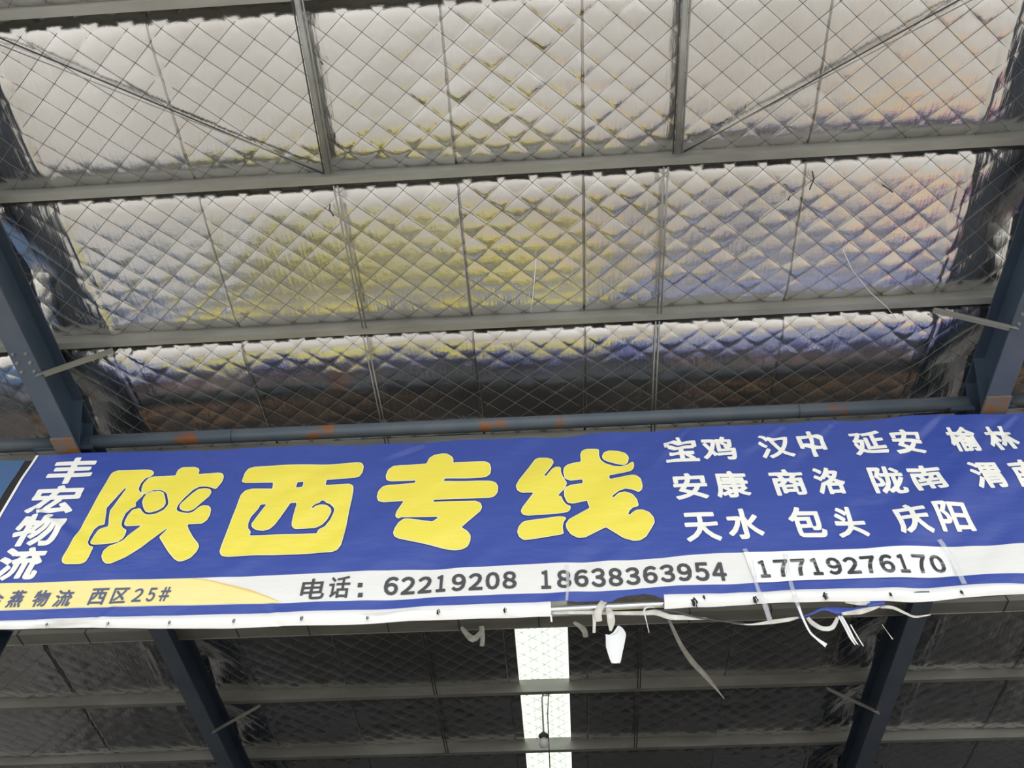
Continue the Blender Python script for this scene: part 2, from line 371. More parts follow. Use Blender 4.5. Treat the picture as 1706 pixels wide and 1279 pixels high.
# struts and tie rods
XS = [roof_hit(605, 545)[0], roof_hit(1095, 545)[0]]
xb_ = [roof_hit(546, 280, .0)[0], roof_hit(1128, 262, .0)[0]]; xt_ = [roof_hit(494, -10)[0], roof_hit(1141, -10)[0]]
for k, lab in ((0, 'grey steel strut between the two upper purlins, left of centre'), (1, 'grey steel strut between the two upper purlins, right of centre')):
    a, bq = P(xt_[k], TP[1] - .03, .012), P(xb_[k], TP[2] - .078, .012)
    e = empty('purlin_strut', (a + bq) / 2, lab, 'strut')
    q = MB(); q.tube([a, bq], .021, 14); q.build('tube', m_galv, e, True)
    q = MB(); q.tube([a + EX * .032, bq + EX * .030], .007, 8); q.build('tie_rod', m_galv, e, True)
    q = MB(); q.tube([a - EX * .032, bq - EX * .030], .005, 8); q.build('side_rod', m_cable, e, True)
for k, side in ((0, 'left'), (1, 'right')):
    for i in range(2, 8):
        if i in (4, 5): continue
        nm = {2: 'between the lit purlin and the braced purlin', 3: 'between the braced purlin and the blue pipe', 6: 'under the banner, between beam and first dark purlin', 7: 'between the two dark purlins by the skylight'}[i]
        e = empty('sag_rod', P(XS[k], TP[i], -.06), 'thin dark rod pair %s, %s of centre' % (nm, side), 'rod')
        for o in (-.014, .014):
            q = MB(); q.tube([P(XS[k] + o, TP[i] + .01, .002), P(XS[k] + o + .01, TP[i + 1] - .06, .0)], .006, 8); q.build('rod', m_galv if i < 4 else m_cable, e, True)
for (p0, p1, lab) in (((-30, 52), (538, 292), 'left'), ((1640, -22), (1136, 258), 'right')):
    e = empty('diagonal_brace', P(*roof_hit(*p1), .0), 'pair of thin rods slanting across the %s upper roof panel' % lab, 'brace')
    for j in range(2):
        a = P(*roof_hit(p0[0], p0[1] + 12 * j), -.012); c_ = P(*roof_hit(p1[0], p1[1] - 3 * j), -.03); mid = (a + c_) / 2 - RN * .012 * j
        q = MB(); q.tube([a, mid, c_], .0055 if j == 0 else .004, 8)
        q.build('rod', m_cable if j == 0 else m_galv, e, True)

# ---------------------------------------------------------------- banner
rb = ray(853, 728)
BT = 4.34 / rb[1]
BP = CAM + rb * BT                                     # a point on the banner plane
zv = nrm(c2w(nrm(V3(17, -1160, F)))); BU = V3(1, 0, 0); BV = nrm(zv - BU * BU.dot(zv)); BN = np.cross(BU, BV)
if BN[1] > 0: BN = -BN                                 # towards the viewer
def b_uv(px, py, off=0.0):
    r = ray(px, py); p0 = BP + BN * off; t = (p0 - CAM).dot(BN) / r.dot(BN); q = CAM + r * t - BP
    return q.dot(BU), q.dot(BV)
def crv(pl):
    uv = [b_uv(*p) for p in pl]; us = [a for a, _ in uv]; vs = [c for _, c in uv]
    sl, sr = (vs[1] - vs[0]) / (us[1] - us[0]) * .5, (vs[-1] - vs[-2]) / (us[-1] - us[-2]) * .5
    us = [us[0] - 3] + us + [us[-1] + 3]; vs = [vs[0] - 3 * sl] + vs + [vs[-1] + 3 * sr]
    return lambda u: np.interp(u, us, vs)
v_top = crv([(61, 758.5), (558, 742.7), (1098, 719.5), (1705, 684)])
v_band = crv([(0, 972), (164, 966.7), (318, 962.8), (558, 953), (1098, 931.6), (1245, 921.6), (1447, 913.5), (1704, 903.6)])
v_thin = crv([(0, 1017), (328, 1007), (558, 1000.5), (819, 990.7), (1098, 979.2), (1241, 972.3), (1447, 963), (1704, 954)])
v_hemt = crv([(0, 1034), (328, 1023.5), (558, 1016), (917, 1002), (1117, 992.5), (1392, 981.5), (1704, 971.5)])
v_tear = crv([(0, 1034), (328, 1023.5), (558, 1016), (917, 1002), (940, 1000), (962, 1001.5), (1000, 999), (1018, 1002), (1028, 995.5), (1046, 991.5), (1076, 990), (1092, 994), (1105, 1001), (1108, 993), (1392, 981.5), (1704, 971.5)])
v_bot = crv([(0, 1048), (164, 1046.5), (328, 1046.5), (558, 1040), (737, 1033), (917, 1026.8), (1107, 1016.4), (1256, 1007), (1447, 1001.7), (1557, 999.8), (1631, 996), (1704, 988.8)])
UL = b_uv(58, 762)[0]; UR = b_uv(1705, 700)[0] + .75
uq = lambda px, py: b_uv(px, py)[0]
foldsrc = [(b_uv(700, 742), (-.93, -.37), .35, .020), (b_uv(1140, 720), (-.66, -.75), .7, .020), (b_uv(330, 752), (.75, -.66), .9, .010), (b_uv(1385, 705), (-.75, -.66), .9, .016), (b_uv(1560, 695), (-.77, -.64), 1.0, .014),
           (b_uv(60, 850), (.83, -.56), 1.4, .010), (b_uv(1300, 712), (-.80, -.60), .8, .014), (b_uv(1690, 690), (-.8, -.6), 1.2, .014), (b_uv(470, 1035), (-.6, .8), .3, .006), (b_uv(160, 1040), (.5, .86), .25, .006)]
def bwave(u, v):
    u = np.asarray(u, float); v = np.asarray(v, float)
    g = np.clip((u - UL) / (UR - UL), 0, 1)
    w = (.010 + .024 * g) * (vnoise((u * .8 - v * .9) * 3.2 + 40, (u * .5 + v * .6) * 1.1 + 40, 20) - .5) * 2
    w = w + (.006 + .016 * g) * (vnoise((u * .75 - v * .95) * 8 + 90, (u + v) * 1.4 + 40, 21) - .5)
    w = w + .004 * (vnoise(u * 1.2 + 50, v * 9 + 50, 22) - .5)
    for (o, dr, L, A) in foldsrc:
        du, dv = u - o[0], v - o[1]; s = du * dr[0] + dv * dr[1]; c = -du * dr[1] + dv * dr[0]
        wd = .018 + .06 * np.clip(s, 0, None)
        w = w + A * np.where(s > 0, np.clip(1 - s / L, 0, 1), np.exp(-(s / .03) ** 2)) * (np.exp(-(c / wd) ** 2) - .7 * np.exp(-((c - wd * 1.6) / wd) ** 2)) * 1.2
    return w
def BPT(u, v, off=0.0):
    h = float(bwave(u, v)) + off
    return BP + BU * u + BV * v + BN * h
def strip(name, ufun0, ufun1, va, vb, mat, par, off=0.0, nu=360, nv=10, extra=None):
    us = np.linspace(0, 1, nu + 1); V = []; Fc = []
    for j in range(nv + 1):
        for s in us:
            f = j / nv
            u = ufun0(f) + (ufun1(f) - ufun0(f)) * s
            v = float(va(u)) * (1 - f) + float(vb(u)) * f
            V.append((u, v, off + (extra(u, f) if extra else 0)))
    A = np.array(V); W = bwave(A[:, 0], A[:, 1])
    Pn = BP + A[:, :1] * BU + A[:, 1:2] * BV + (W + A[:, 2])[:, None] * BN
    for j in range(nv):
        for i in range(nu):
            a = j * (nu + 1) + i; Fc.append((a, a + nu + 1, a + nu + 2, a + 1))
    return mesh(name, Pn, Fc, mat, par, True)
k0 = lambda f: UL; k1 = lambda f: UR
ban = empty('banner', BP + BU * ((UL + UR) / 2) + BV * float(v_bot(0)), 'long blue cloth banner with big yellow characters and phone numbers, torn along its lower edge', 'banner')
strip('cloth', k0, k1, v_top, v_band, m_vblue, ban, nu=520, nv=70)
strip('phone_band', k0, k1, v_band, v_thin, m_vwhite, ban, nu=420, nv=14)
strip('lower_border', k0, k1, v_thin, v_tear, m_vblue, ban, nu=620, nv=8)
hemb = lambda u, f: .022 * math.sin(math.pi * min(1, f * 1.0)) + .004
ua, ub = uq(918, 1015), uq(1107, 1003)
strip('hem', k0, lambda f: ua, v_hemt, v_bot, m_hem, ban, nu=240, nv=8, extra=hemb)
strip('hem', lambda f: ub - .01 * f, k1, v_hemt, v_bot, m_hem, ban, nu=200, nv=8, extra=hemb)
ue0, ue1 = uq(322, 963), uq(468, 1003)
strip('address_band', k0, lambda f: ue0 + (ue1 - ue0) * f ** .8, lambda u: v_band(u) - .004, lambda u: v_thin(u) + .004, m_vpale, ban, off=.0025, nu=160, nv=14)
strip('orange_edge', lambda f: ue0 - .02 + (ue1 - ue0 + .02) * f ** .8, lambda f: ue0 + .02 + (ue1 - ue0 - .02) * f ** .8 + .03 * (1 - abs(2 * f - 1)), lambda u: v_band(u) - .004, lambda u: v_thin(u) + .006, m_orange, ban, off=.004, nu=4, nv=14)
sidel = lambda f: UL + .022
strip('side_hem', k0, sidel, v_top, v_band, m_hem, ban, off=.004, nu=3, nv=40)
# supporting tube inside the hem
q = MB(); un = np.linspace(UL, UR, 30); q.tube([BP + BU * u + BV * float((v_hemt(u) * .52 + v_bot(u) * .48)) - BN * .022 for u in un], .027, 16)
tag(q.build('support_tube', m_chrome, ban, True), 'shiny round steel tube showing through the torn hem')

# lettering: flat shapes cut into small pieces and laid on the cloth
def drape(name, bm, mat, off, par, cell=.05):
    if len(bm.verts) == 0: return None
    for ax in (0, 1):
        lo = min(v.co[ax] for v in bm.verts); hi = max(v.co[ax] for v in bm.verts)
        k = lo + cell
        while k < hi:
            co = Vector((k, 0, 0)) if ax == 0 else Vector((0, k, 0)); no = Vector((1, 0, 0)) if ax == 0 else Vector((0, 1, 0))
            bmesh.ops.bisect_plane(bm, geom=bm.verts[:] + bm.edges[:] + bm.faces[:], dist=1e-6, plane_co=co, plane_no=no); k += cell
    bmesh.ops.triangulate(bm, faces=bm.faces[:])
    A = np.array([v.co[:] for v in bm.verts]); W = bwave(A[:, 0], A[:, 1])
    for v, a, w_ in zip(bm.verts, A, W): v.co = Vector(BP + a[0] * BU + a[1] * BV + (w_ + off) * BN)
    for f in bm.faces:
        f.smooth = True
        f.normal_update()
        if f.normal.dot(Vector(BN)) < 0: f.normal_flip()
    me = bpy.data.meshes.new(name); bm.to_mesh(me); bm.free()
    return link(name, me, mat, par)
def fill(bm, loops):
    edges = []
    for lp in loops:
        vs = [bm.verts.new((x, y, 0)) for x, y in lp]
        edges += [bm.edges.new((vs[i], vs[(i + 1) % len(vs)])) for i in range(len(vs))]
    bmesh.ops.triangle_fill(bm, use_beauty=True, use_dissolve=False, edges=edges)
def rounded(lp, it=2):
    lp = [np.array(p, float) for p in lp]
    for _ in range(it):                                  # corner cutting
        o = []
        for i in range(len(lp)):
            a, c = lp[i], lp[(i + 1) % len(lp)]; L = np.linalg.norm(c - a); f = min(.25, 6.0 / max(L, 1e-6))
            o += [a + (c - a) * f, c - (c - a) * f]
        lp = o
    return lp
def offset(lp, d):
    lp = [np.array(p, float) for p in lp]; n = len(lp)
    ar = sum(lp[i][0] * lp[(i + 1) % n][1] - lp[(i + 1) % n][0] * lp[i][1] for i in range(n))
    sg = 1 if ar > 0 else -1; o = []
    for i in range(n):
        t = lp[(i + 1) % n] - lp[i - 1]; L = np.linalg.norm(t)
        t = t / L if L > 1e-9 else V3(1, 0)[:2]; o.append(lp[i] + sg * d * V3(t[1], -t[0]))
    return o
def sdf_mesh(name, sg, grow, mat, off, par, h):
    """flat shape bounded by the segments sg, grown by a distance, meshed on a grid and laid on the cloth"""
    lo = sg.reshape(-1, 2).min(0) - abs(grow) - 2 * h; hi = sg.reshape(-1, 2).max(0) + abs(grow) + 2 * h
    gx = np.arange(lo[0], hi[0], h); gy = np.arange(lo[1], hi[1], h); X, Y = np.meshgrid(gx, gy); Pq = np.stack([X, Y], -1).reshape(-1, 2)
    dist = np.full(len(Pq), 1e9); cr = np.zeros(len(Pq), int)
    for a, c in sg:
        e = c - a; L2 = e.dot(e)
        if L2 < 1e-14: continue
        t = np.clip(((Pq - a) @ e) / L2, 0, 1); dist = np.minimum(dist, np.hypot(*(Pq - a - t[:, None] * e).T))
        if a[1] != c[1]:
            m = ((a[1] > Pq[:, 1]) != (c[1] > Pq[:, 1])) & (Pq[:, 0] < a[0] + (Pq[:, 1] - a[1]) * e[0] / e[1]); cr += m
    val = (np.where(cr % 2 == 1, dist, -dist) + grow).reshape(X.shape); val = np.where(np.abs(val) < 1e-7, 1e-7, val)
    V, Fc, key = [], [], {}
    def vid(k, p):
        if k not in key: key[k] = len(V); V.append(p)
        return key[k]
    ins = val > 0; any_ = ins[:-1, :-1] | ins[:-1, 1:] | ins[1:, :-1] | ins[1:, 1:]
    for j, i in np.argwhere(any_):
        cs = [(j, i), (j, i + 1), (j + 1, i + 1), (j + 1, i)]; poly = []
        for k in range(4):
            a, c = cs[k], cs[(k + 1) % 4]
            if ins[a]: poly.append(vid(a, (gx[a[1]], gy[a[0]])))
            if ins[a] != ins[c]:
                t = val[a] / (val[a] - val[c]); poly.append(vid((min(a, c), max(a, c)), (gx[a[1]] + t * (gx[c[1]] - gx[a[1]]), gy[a[0]] + t * (gy[c[0]] - gy[a[0]]))))
        if len(poly) > 2: Fc.append(poly)
    A = np.array(V); W = bwave(A[:, 0], A[:, 1]); Pn = BP + A[:, :1] * BU + A[:, 1:] * BV + (W + off)[:, None] * BN
    flip = np.cross(BU, BV).dot(BN) < 0
    return mesh(name, Pn, [f[::-1] for f in Fc] if flip else Fc, mat, par, True)
SCL = 1706 / 270.0
BIG = {
 (95, 740): [[(590,310),(640,288),(970,280),(1005,288),(1018,312),(985,335),(925,358),(875,410),(848,465),(862,500),(900,530),(880,545),(815,615),(825,650),(775,670),(715,725),(678,800),(670,855),(690,890),(727,908),(712,955),(690,990),(640,1022),(580,1035),(400,1052),(365,1048),(360,1025),(395,955),(440,900),(490,880),(535,872),(550,845),(560,690),(745,458),(715,458),(510,665),(495,840),(440,850),(380,895),(335,970),(318,1040),(335,1080),(380,1088),(330,1190),(300,1235),(250,1255),(90,1255),(60,1235),(62,1200),(570,335)],
  [(1250,328),(1275,270),(1320,243),(1450,240),(1485,255),(1492,280),(1478,320),(1700,315),(1740,322),(1755,349),(1735,400),(1700,440),(1672,472),(1640,455),(1570,440),(1500,445),(1430,480),(1330,570),(1270,640),(1250,690),(1270,715),(1330,730),(1390,735),(1440,720),(1500,670),(1545,652),(1600,660),(1618,690),(1605,750),(1575,800),(1530,832),(1365,845),(1380,900),(1430,990),(1480,1050),(1488,1080),(1460,1130),(1400,1190),(1330,1220),(1280,1225),(1240,1200),(1180,1130),(1090,985),(1185,893),(1165,885),(890,1090),(720,1190),(580,1255),(530,1260),(495,1230),(480,1180),(500,1120),(550,1075),(640,1045),(710,1010),(760,960),(910,850),(740,858),(715,845),(720,810),(750,750),(800,690),(870,675),(885,705),(920,740),(970,748),(1040,738),(1130,695),(1178,640),(1182,600),(1165,520),(1140,490),(1090,468),(1020,468),(960,490),(915,515),(895,500),(893,460),(915,410),(960,365),(1010,345)],
  [(915,560),(940,520),(1000,495),(1070,492),(1110,505),(1125,540),(1140,620),(1120,660),(1060,695),(980,715),(940,705),(915,660),(903,600)],
  [(1420,530),(1490,480),(1560,470),(1610,480),(1622,510),(1600,550),(1440,685),(1390,705),(1340,700),(1305,680),(1298,650),(1320,620)]],
 (360, 740): [[(290,370),(310,310),(350,265),(410,250),(1490,200),(1530,205),(1550,240),(1540,300),(1510,345),(1465,358),(1160,375),(1145,440),(1410,432),(1440,450),(1440,490),(1400,660),(1330,990),(1310,1060),(1270,1110),(1220,1128),(110,1175),(60,1165),(45,1130),(60,1080),(240,620),(270,545),(320,500),(390,482),(600,478),(615,408),(320,412),(280,400)],
  [(850,390),(930,385),(915,455),(830,460)],
  [(465,630),(545,625),(420,790),(380,840),(385,870),(430,900),(500,905),(560,890),(610,850),(680,760),(780,615),(860,610),(805,830),(805,860),(830,885),(1050,870),(1110,840),(1160,790),(1205,710),(1200,675),(1160,650),(1100,650),(1050,665),(1020,695),(1000,690),(1015,655),(1060,630),(1095,620),(1100,598),(1155,598),(1160,615),(1210,630),(1250,665),(1250,700),(1210,790),(1150,865),(1080,900),(1065,940),(345,970),(360,925),(330,890),(330,840),(360,770),(440,680)]],
 (610, 740): [[(640,210),(670,150),(720,120),(800,108),(850,110),(900,140),(915,170),(905,205),(1250,188),(1295,205),(1308,250),(1300,305),(1265,335),(1210,345),(825,362),(805,400),(1310,385),(1360,400),(1382,440),(1375,500),(1345,540),(1300,553),(705,582),(698,615),(1150,598),(1200,620),(1213,660),(1195,700),(990,875),(1060,910),(1090,950),(1088,1000),(1060,1060),(1010,1085),(930,1095),(850,1088),(640,1050),(345,990),(305,970),(293,935),(310,890),(350,830),(400,795),(450,793),(700,825),(790,762),(370,768),(335,782),(315,760),(330,715),(410,598),(180,600),(130,585),(118,545),(135,485),(180,440),(240,428),(515,412),(535,375),(260,380),(220,370),(213,330),(240,270),(290,235),(350,226)]],
 (840, 730): [[(160,440),(330,210),(370,195),(450,205),(500,230),(515,265),(490,310),(405,415),(445,420),(510,340),(545,322),(590,325),(590,370),(610,420),(655,480),(620,540),(550,612),(595,615),(615,660),(650,700),(692,715),(690,745),(670,770),(600,782),(250,808),(200,800),(182,770),(200,730),(325,575),(190,575),(145,550),(130,500)],
  [(160,930),(200,885),(250,870),(560,828),(610,830),(648,842),(620,880),(608,930),(612,980),(620,1010),(280,1058),(210,1065),(165,1035),(145,985)],
  [(815,265),(808,190),(825,155),(870,138),(990,135),(990,190),(1010,235),(1060,270),(1150,295),(1230,298),(1290,285),(1355,245),(1360,300),(1340,340),(1300,352),(1095,385),(1105,438),(1330,402),(1380,408),(1430,450),(1448,520),(1440,560),(1410,580),(1350,555),(1270,545),(1200,570),(1140,615),(1122,640),(1145,655),(1165,640),(1210,600),(1270,588),(1340,610),(1390,660),(1408,720),(1350,735),(1310,770),(1295,810),(1320,830),(1350,800),(1390,772),(1450,770),(1520,800),(1565,850),(1575,900),(1540,960),(1490,1040),(1430,1080),(1360,1085),(1260,1055),(1070,940),(850,1050),(780,1055),(710,1020),(665,960),(655,910),(690,860),(910,748),(890,700),(880,655),(720,682),(670,670),(640,610),(637,560),(660,520),(710,500),(835,480),(830,430),(700,448),(650,435),(630,380),(635,330),(670,300),(720,285)],
  [(1035,200),(1055,160),(1110,140),(1190,142),(1270,165),(1305,200),(1295,250),(1260,272),(1190,265),(1100,245),(1050,225)]],
}
for (x0, y0), loops in BIG.items():
    uvl = [[b_uv(x0 + p[0] / SCL, y0 + p[1] / SCL) for p in rounded(lp)] for lp in loops]
    hole = (x0 == 360)
    sg = np.array([(lp[i], lp[(i + 1) % len(lp)]) for lp in uvl for i in range(len(lp))])
    for nm, d, off, mt in (('title_shadow_line', .012, .0015, m_dkline), ('title_outline', .006, .0028, m_outline), ('title_character', -.001, .004, m_vyel)):
        sdf_mesh(nm, sg, d, mt, off, ban, .0085)

_cache = {}
def glyph(txt):
    key = txt
    if key not in _cache:
        cu = bpy.data.curves.new('t', 'FONT'); cu.body = txt; cu.dimensions = '2D'; cu.fill_mode = 'FRONT'; cu.resolution_u = 3
        o = bpy.data.objects.new('t', cu); C.objects.link(o); dg = bpy.context.evaluated_depsgraph_get(); me = o.evaluated_get(dg).to_mesh()
        vs = [v.co[:2] for v in me.vertices]; fs = [tuple(p.vertices) for p in me.polygons]
        o.evaluated_get(dg).to_mesh_clear(); bpy.data.objects.remove(o); bpy.data.curves.remove(cu)
        _cache[key] = (np.array(vs), fs)
    return _cache[key]
def put_glyph(name, txt, bold, u0, u1, v0, v1, mat, off, par, shear=0.0):
    A, fs = glyph(txt)
    lo, hi = A.min(0), A.max(0)
    N = (A - lo) / (hi - lo); cv = (v0 + v1) / 2
    uu = u0 + N[:, 0] * (u1 - u0); vv = v0 + N[:, 1] * (v1 - v0)
    uu = uu + shear * (vv - cv); B = np.stack([uu, vv], 1)
    cnt = {}
    for f in fs:
        for i in range(len(f)):
            k = tuple(sorted((f[i], f[(i + 1) % len(f)]))); cnt[k] = cnt.get(k, 0) + 1
    sg = np.array([(B[a], B[c]) for (a, c), n in cnt.items() if n == 1])
    return sdf_mesh(name, sg, bold * (v1 - v0), mat, off, par, max(u1 - u0, v1 - v0) / 72)
def put_char(name, ch, bold, bx0, by0, bx1, by1, mat, off=.004, shear=0.0, par=None):
    cx, cy = (bx0 + bx1) / 2, (by0 + by1) / 2
    s = (cx - 870) / (cy + 520); hp = by1 - by0
    wp = max(.55 * (bx1 - bx0), (bx1 - bx0) - abs(s) * hp)
    # the line slants up to the right; take that out of the box height
    hp2 = hp - .045 * wp
    u0, vm = b_uv(cx - wp / 2, cy); u1, _ = b_uv(cx + wp / 2, cy); _, vt = b_uv(cx, cy - hp2 / 2); _, vb = b_uv(cx, cy + hp2 / 2)
    return put_glyph(name, ch, bold, u0, u1, vb, vt, mat, off, par or ban, shear)
z3 = lambda x0, y0, x1, y1: (1080 + x0 / 2.722, 660 + y0 / 2.722, 1080 + x1 / 2.722, 660 + y1 / 2.722)
for ch, bx in (('宝', (65, 200, 230, 305)), ('鸡', (232, 193, 402, 299)), ('汉', (487, 185, 665, 285)), ('中', (662, 167, 822, 275)), ('延', (902, 160, 1092, 268)), ('安', (1080, 158, 1268, 260)), ('榆', (1335, 136, 1525, 246)), ('林', (1510, 126, 1700, 238)),
               ('安', (105, 356, 275, 475)), ('康', (288, 345, 465, 465)), ('商', (540, 335, 727, 455)), ('洛', (735, 327, 907, 445)), ('陇', (985, 318, 1190, 435)), ('南', (1165, 310, 1367, 427)), ('渭', (1435, 295, 1640, 415)), ('南', (1620, 288, 1815, 405)),
               ('天', (153, 535, 330, 668)), ('水', (340, 520, 528, 655)), ('包', (620, 506, 815, 642)), ('头', (823, 503, 1005, 638)), ('庆', (1088, 490, 1297, 627)), ('阳', (1275, 485, 1490, 612))):
    put_char('city_character', ch, .033, *z3(*bx), m_letter)
z7 = lambda x0, y0, x1, y1: (x0 / 4.128, 750 + y0 / 4.128, x1 / 4.128, 750 + y1 / 4.128)
for ch, bx in (('丰', (308, 60, 690, 233)), ('宏', (168, 248, 592, 438)), ('物', (52, 443, 475, 658)), ('流', (-62, 673, 340, 892))):
    put_char('name_character', ch, .042, *z7(*bx), m_letter)
z1 = lambda x0, y0, x1, y1: (x0 / 3.0446, 700 + y0 / 3.0446, x1 / 3.0446, 700 + y1 / 3.0446)
for ch, bx in (('金', (-90, 872, 36, 952)), ('燕', (26, 864, 142, 950)), ('物', (152, 864, 268, 946)), ('流', (262, 862, 386, 946)), ('西', (440, 855, 558, 938)), ('区', (555, 852, 664, 930)), ('2', (666, 856, 738, 922)), ('5', (738, 852, 802, 920)), ('#', (800, 848, 876, 918))):
    put_char('address_character', ch if ord(ch) > 255 else chr(ord(ch) + 0xFEE0), .024, *z1(*bx), m_inkb, off=.006)
for ch, bx in (('电', (498, 963, 545, 998)), ('话', (545, 960, 586, 996))): put_char('phone_character', ch, .016, *bx, m_ink)
for y in (974.5, 990.5):
    u, v = b_uv(600, y); hs = .016; sdf_mesh('phone_character', np.array([((u - hs, v - hs), (u + hs, v - hs)), ((u + hs, v - hs), (u + hs, v + hs)), ((u + hs, v + hs), (u - hs, v + hs)), ((u - hs, v + hs), (u - hs, v - hs))]), 0, m_ink, .004, ban, .004)
def digits(name, txt, p0, p1, cap, mat, par, off):
    """p0, p1: lower left and lower right of the number in the photo; every figure its own mesh"""
    n = len(txt)
    for i, ch in enumerate(txt):
        f0, f1 = (i + .10) / n, (i + .84) / n
        if ch == '1': f0, f1 = (i + .18) / n, (i + .66) / n
        xa, xb = p0[0] + (p1[0] - p0[0]) * f0, p0[0] + (p1[0] - p0[0]) * f1; ym = p0[1] + (p1[1] - p0[1]) * (f0 + f1) / 2
        u0, vb = b_uv(xa, ym, off); u1, _ = b_uv(xb, ym, off); _, vt = b_uv((xa + xb) / 2, ym - cap, off)
        put_glyph(name, chr(ord(ch) + 0xFEE0), .044, u0, u1, vb, vt, mat, off, par)
digits('phone_digit', '62219208', (636, 988.5), (864, 979), 27, m_ink, ban, .004)
digits('phone_digit', '18638363954', (898, 979.5), (1216, 967), 27.5, m_ink, ban, .004)
# number patch taped on
pa, pb, pc, pd = [b_uv(*p) for p in ((1238, 922), (1577, 909.5), (1592, 958), (1258, 972))]
bm = bmesh.new(); fill(bm, [[pa, pb, pc, pd]]); patch = drape('number_patch', bm, m_paper, .007, ban); tag(patch, 'white paper patch taped over the phone band')
digits('patch_digit', '17719276170', (1264, 962), (1586, 949), 27, m_worn, patch, .010)

YBM = P(XC, TB - .17, .10)[1]
def beam_pt(x, y):
    r = ray(x, y); return CAM + r * (YBM / r[1])
def ribbon(name, px, widths, offs, mat, par, thick=.0025, twist=0.0, beam=False):
    """a strip of torn cloth or tape: centre line given by photo points on the banner plane, width in metres"""
    pts = []
    for (x, y), o in zip(px, offs):
        u, v = b_uv(x, y, o); pts.append(beam_pt(x, y) if beam else BP + BU * u + BV * v + BN * o)
    # resample smoothly
    n = len(pts); dense, wd = [], []
    for i in range(n - 1):
        p_1, p0, p1, p2 = pts[max(i - 1, 0)], pts[i], pts[i + 1], pts[min(i + 2, n - 1)]
        for k in range(6):
            t = k / 6; dense.append(.5 * ((2 * p0) + (p1 - p_1) * t + (2 * p_1 - 5 * p0 + 4 * p1 - p2) * t * t + (3 * p0 - p_1 - 3 * p1 + p2) * t ** 3)); wd.append(widths[i] * (1 - t) + widths[i + 1] * t)
    dense.append(pts[-1]); wd.append(widths[-1])
    V, Fc = [], []
    for i, p in enumerate(dense):
        t = nrm(dense[min(i + 1, len(dense) - 1)] - dense[max(i - 1, 0)]); s = nrm(np.cross(t, BN)); a = twist * i / len(dense)
        s2 = s * math.cos(a) + BN * math.sin(a); nn = np.cross(t, s2)
        for e_, c_ in ((-1, 0), (0, .12), (1, 0)):
            V.append(p + s2 * wd[i] / 2 * e_ + nn * wd[i] * c_)
    n3 = len(dense)
    for i in range(n3 - 1):
        for k in range(2):
            a = 3 * i + k; Fc.append((a, a + 1, a + 4, a + 3))
    o = mesh(name, V, Fc, mat, par, True); md = o.modifiers.new('thickness', 'SOLIDIFY'); md.thickness = thick; md.offset = 0
    return o
zA = lambda l: [(880 + x / 4.739, 960 + y / 4.739) for x, y in l]
zB = lambda l: [(1220 + x / 4.265, 890 + y / 4.265) for x, y in l]
S = 1 / 4.739 / 260; SB = S * 1.5; S2 = 1 / 4.265 / 255
# strips around the tear
ribbon('torn_strip', zA([(600, 195), (575, 230), (550, 290), (560, 355)]), [50 * S, 55 * S, 60 * S, 50 * S], [.01, .05, .06, .05], m_rag, ban)
ribbon('torn_strip', zA([(520, 300), (522, 370), (520, 445)]), [26 * S, 24 * S, 22 * S], [.05, .055, .05], m_rag, ban)
ribbon('torn_strip', zA([(630, 240), (648, 300), (655, 360), (650, 430)]), [40 * S, 58 * S, 60 * S, 14 * S], [.03, .06, .06, .05], m_rag, ban)
tagm = ribbon('torn_flap', zA([(668, 432), (690, 455), (684, 560), (692, 684)]), [110 * S, 155 * S, 130 * S, 62 * S], [.05, .06, .07, .06], m_ragw, ban); tag(tagm, 'bright white torn cloth flap hanging from a strip')
ribbon('torn_strip', zA([(180, 305), (182, 330), (185, 358)]), [14 * S] * 3, [.03, .03, .03], m_ragw, ban)
ribbon('torn_strip', zA([(955, 445), (930, 340), (915, 270), (945, 240), (1000, 245)]), [6 * S, 8 * S, 14 * S, 16 * S, 10 * S], [.03, .05, .06, .06, .03], m_rag, ban)
ribbon('torn_strip', zA([(185, 290), (400, 285), (660, 290), (900, 290), (1010, 285), (1120, 320), (1250, 325), (1420, 335)]), [22 * S, 30 * S, 30 * S, 36 * S, 50 * S, 46 * S, 40 * S, 12 * S], [.0] * 8, m_rag, ban)
ribbon('torn_strip', zA([(1060, 265), (1180, 280), (1330, 320), (1500, 350), (1620, 365), (1706, 372)]), [16 * S, 18 * S, 12 * S, 10 * S, 14 * S, 10 * S], [.01] * 6, m_cable, ban)
ribbon('torn_strip', zB([(0, 630), (130, 640), (280, 622), (400, 605), (470, 590)]), [8 * S2, 10 * S2, 30 * S2, 28 * S2, 10 * S2], [.0] * 5, m_rag, ban)
ribbon('torn_strip', zB([(470, 592), (560, 565), (650, 530), (760, 545), (850, 540), (960, 520)]), [10 * S2, 14 * S2, 20 * S2, 60 * S2, 40 * S2, 16 * S2], [.0] * 6, m_vblue, ban)
ribbon('torn_strip', zB([(800, 480), (900, 490), (985, 488)]), [14 * S2, 30 * S2, 30 * S2], [.0] * 3, m_rag, ban)
ribbon('torn_strip', zB([(960, 505), (1020, 490), (1085, 485)]), [20 * S2, 36 * S2, 20 * S2], [.02] * 3, m_vblue, ban)
ribbon('torn_strip', zB([(780, 565), (900, 550), (980, 530), (1050, 512)]), [20 * S2, 40 * S2, 30 * S2, 8 * S2], [.02] * 4, m_rag, ban)
ribbon('torn_strip', zB([(1050, 515), (1140, 520), (1230, 560), (1300, 585), (1410, 570)]), [20 * S2, 26 * S2, 20 * S2, 16 * S2, 6 * S2], [.0] * 5, m_rag, ban)
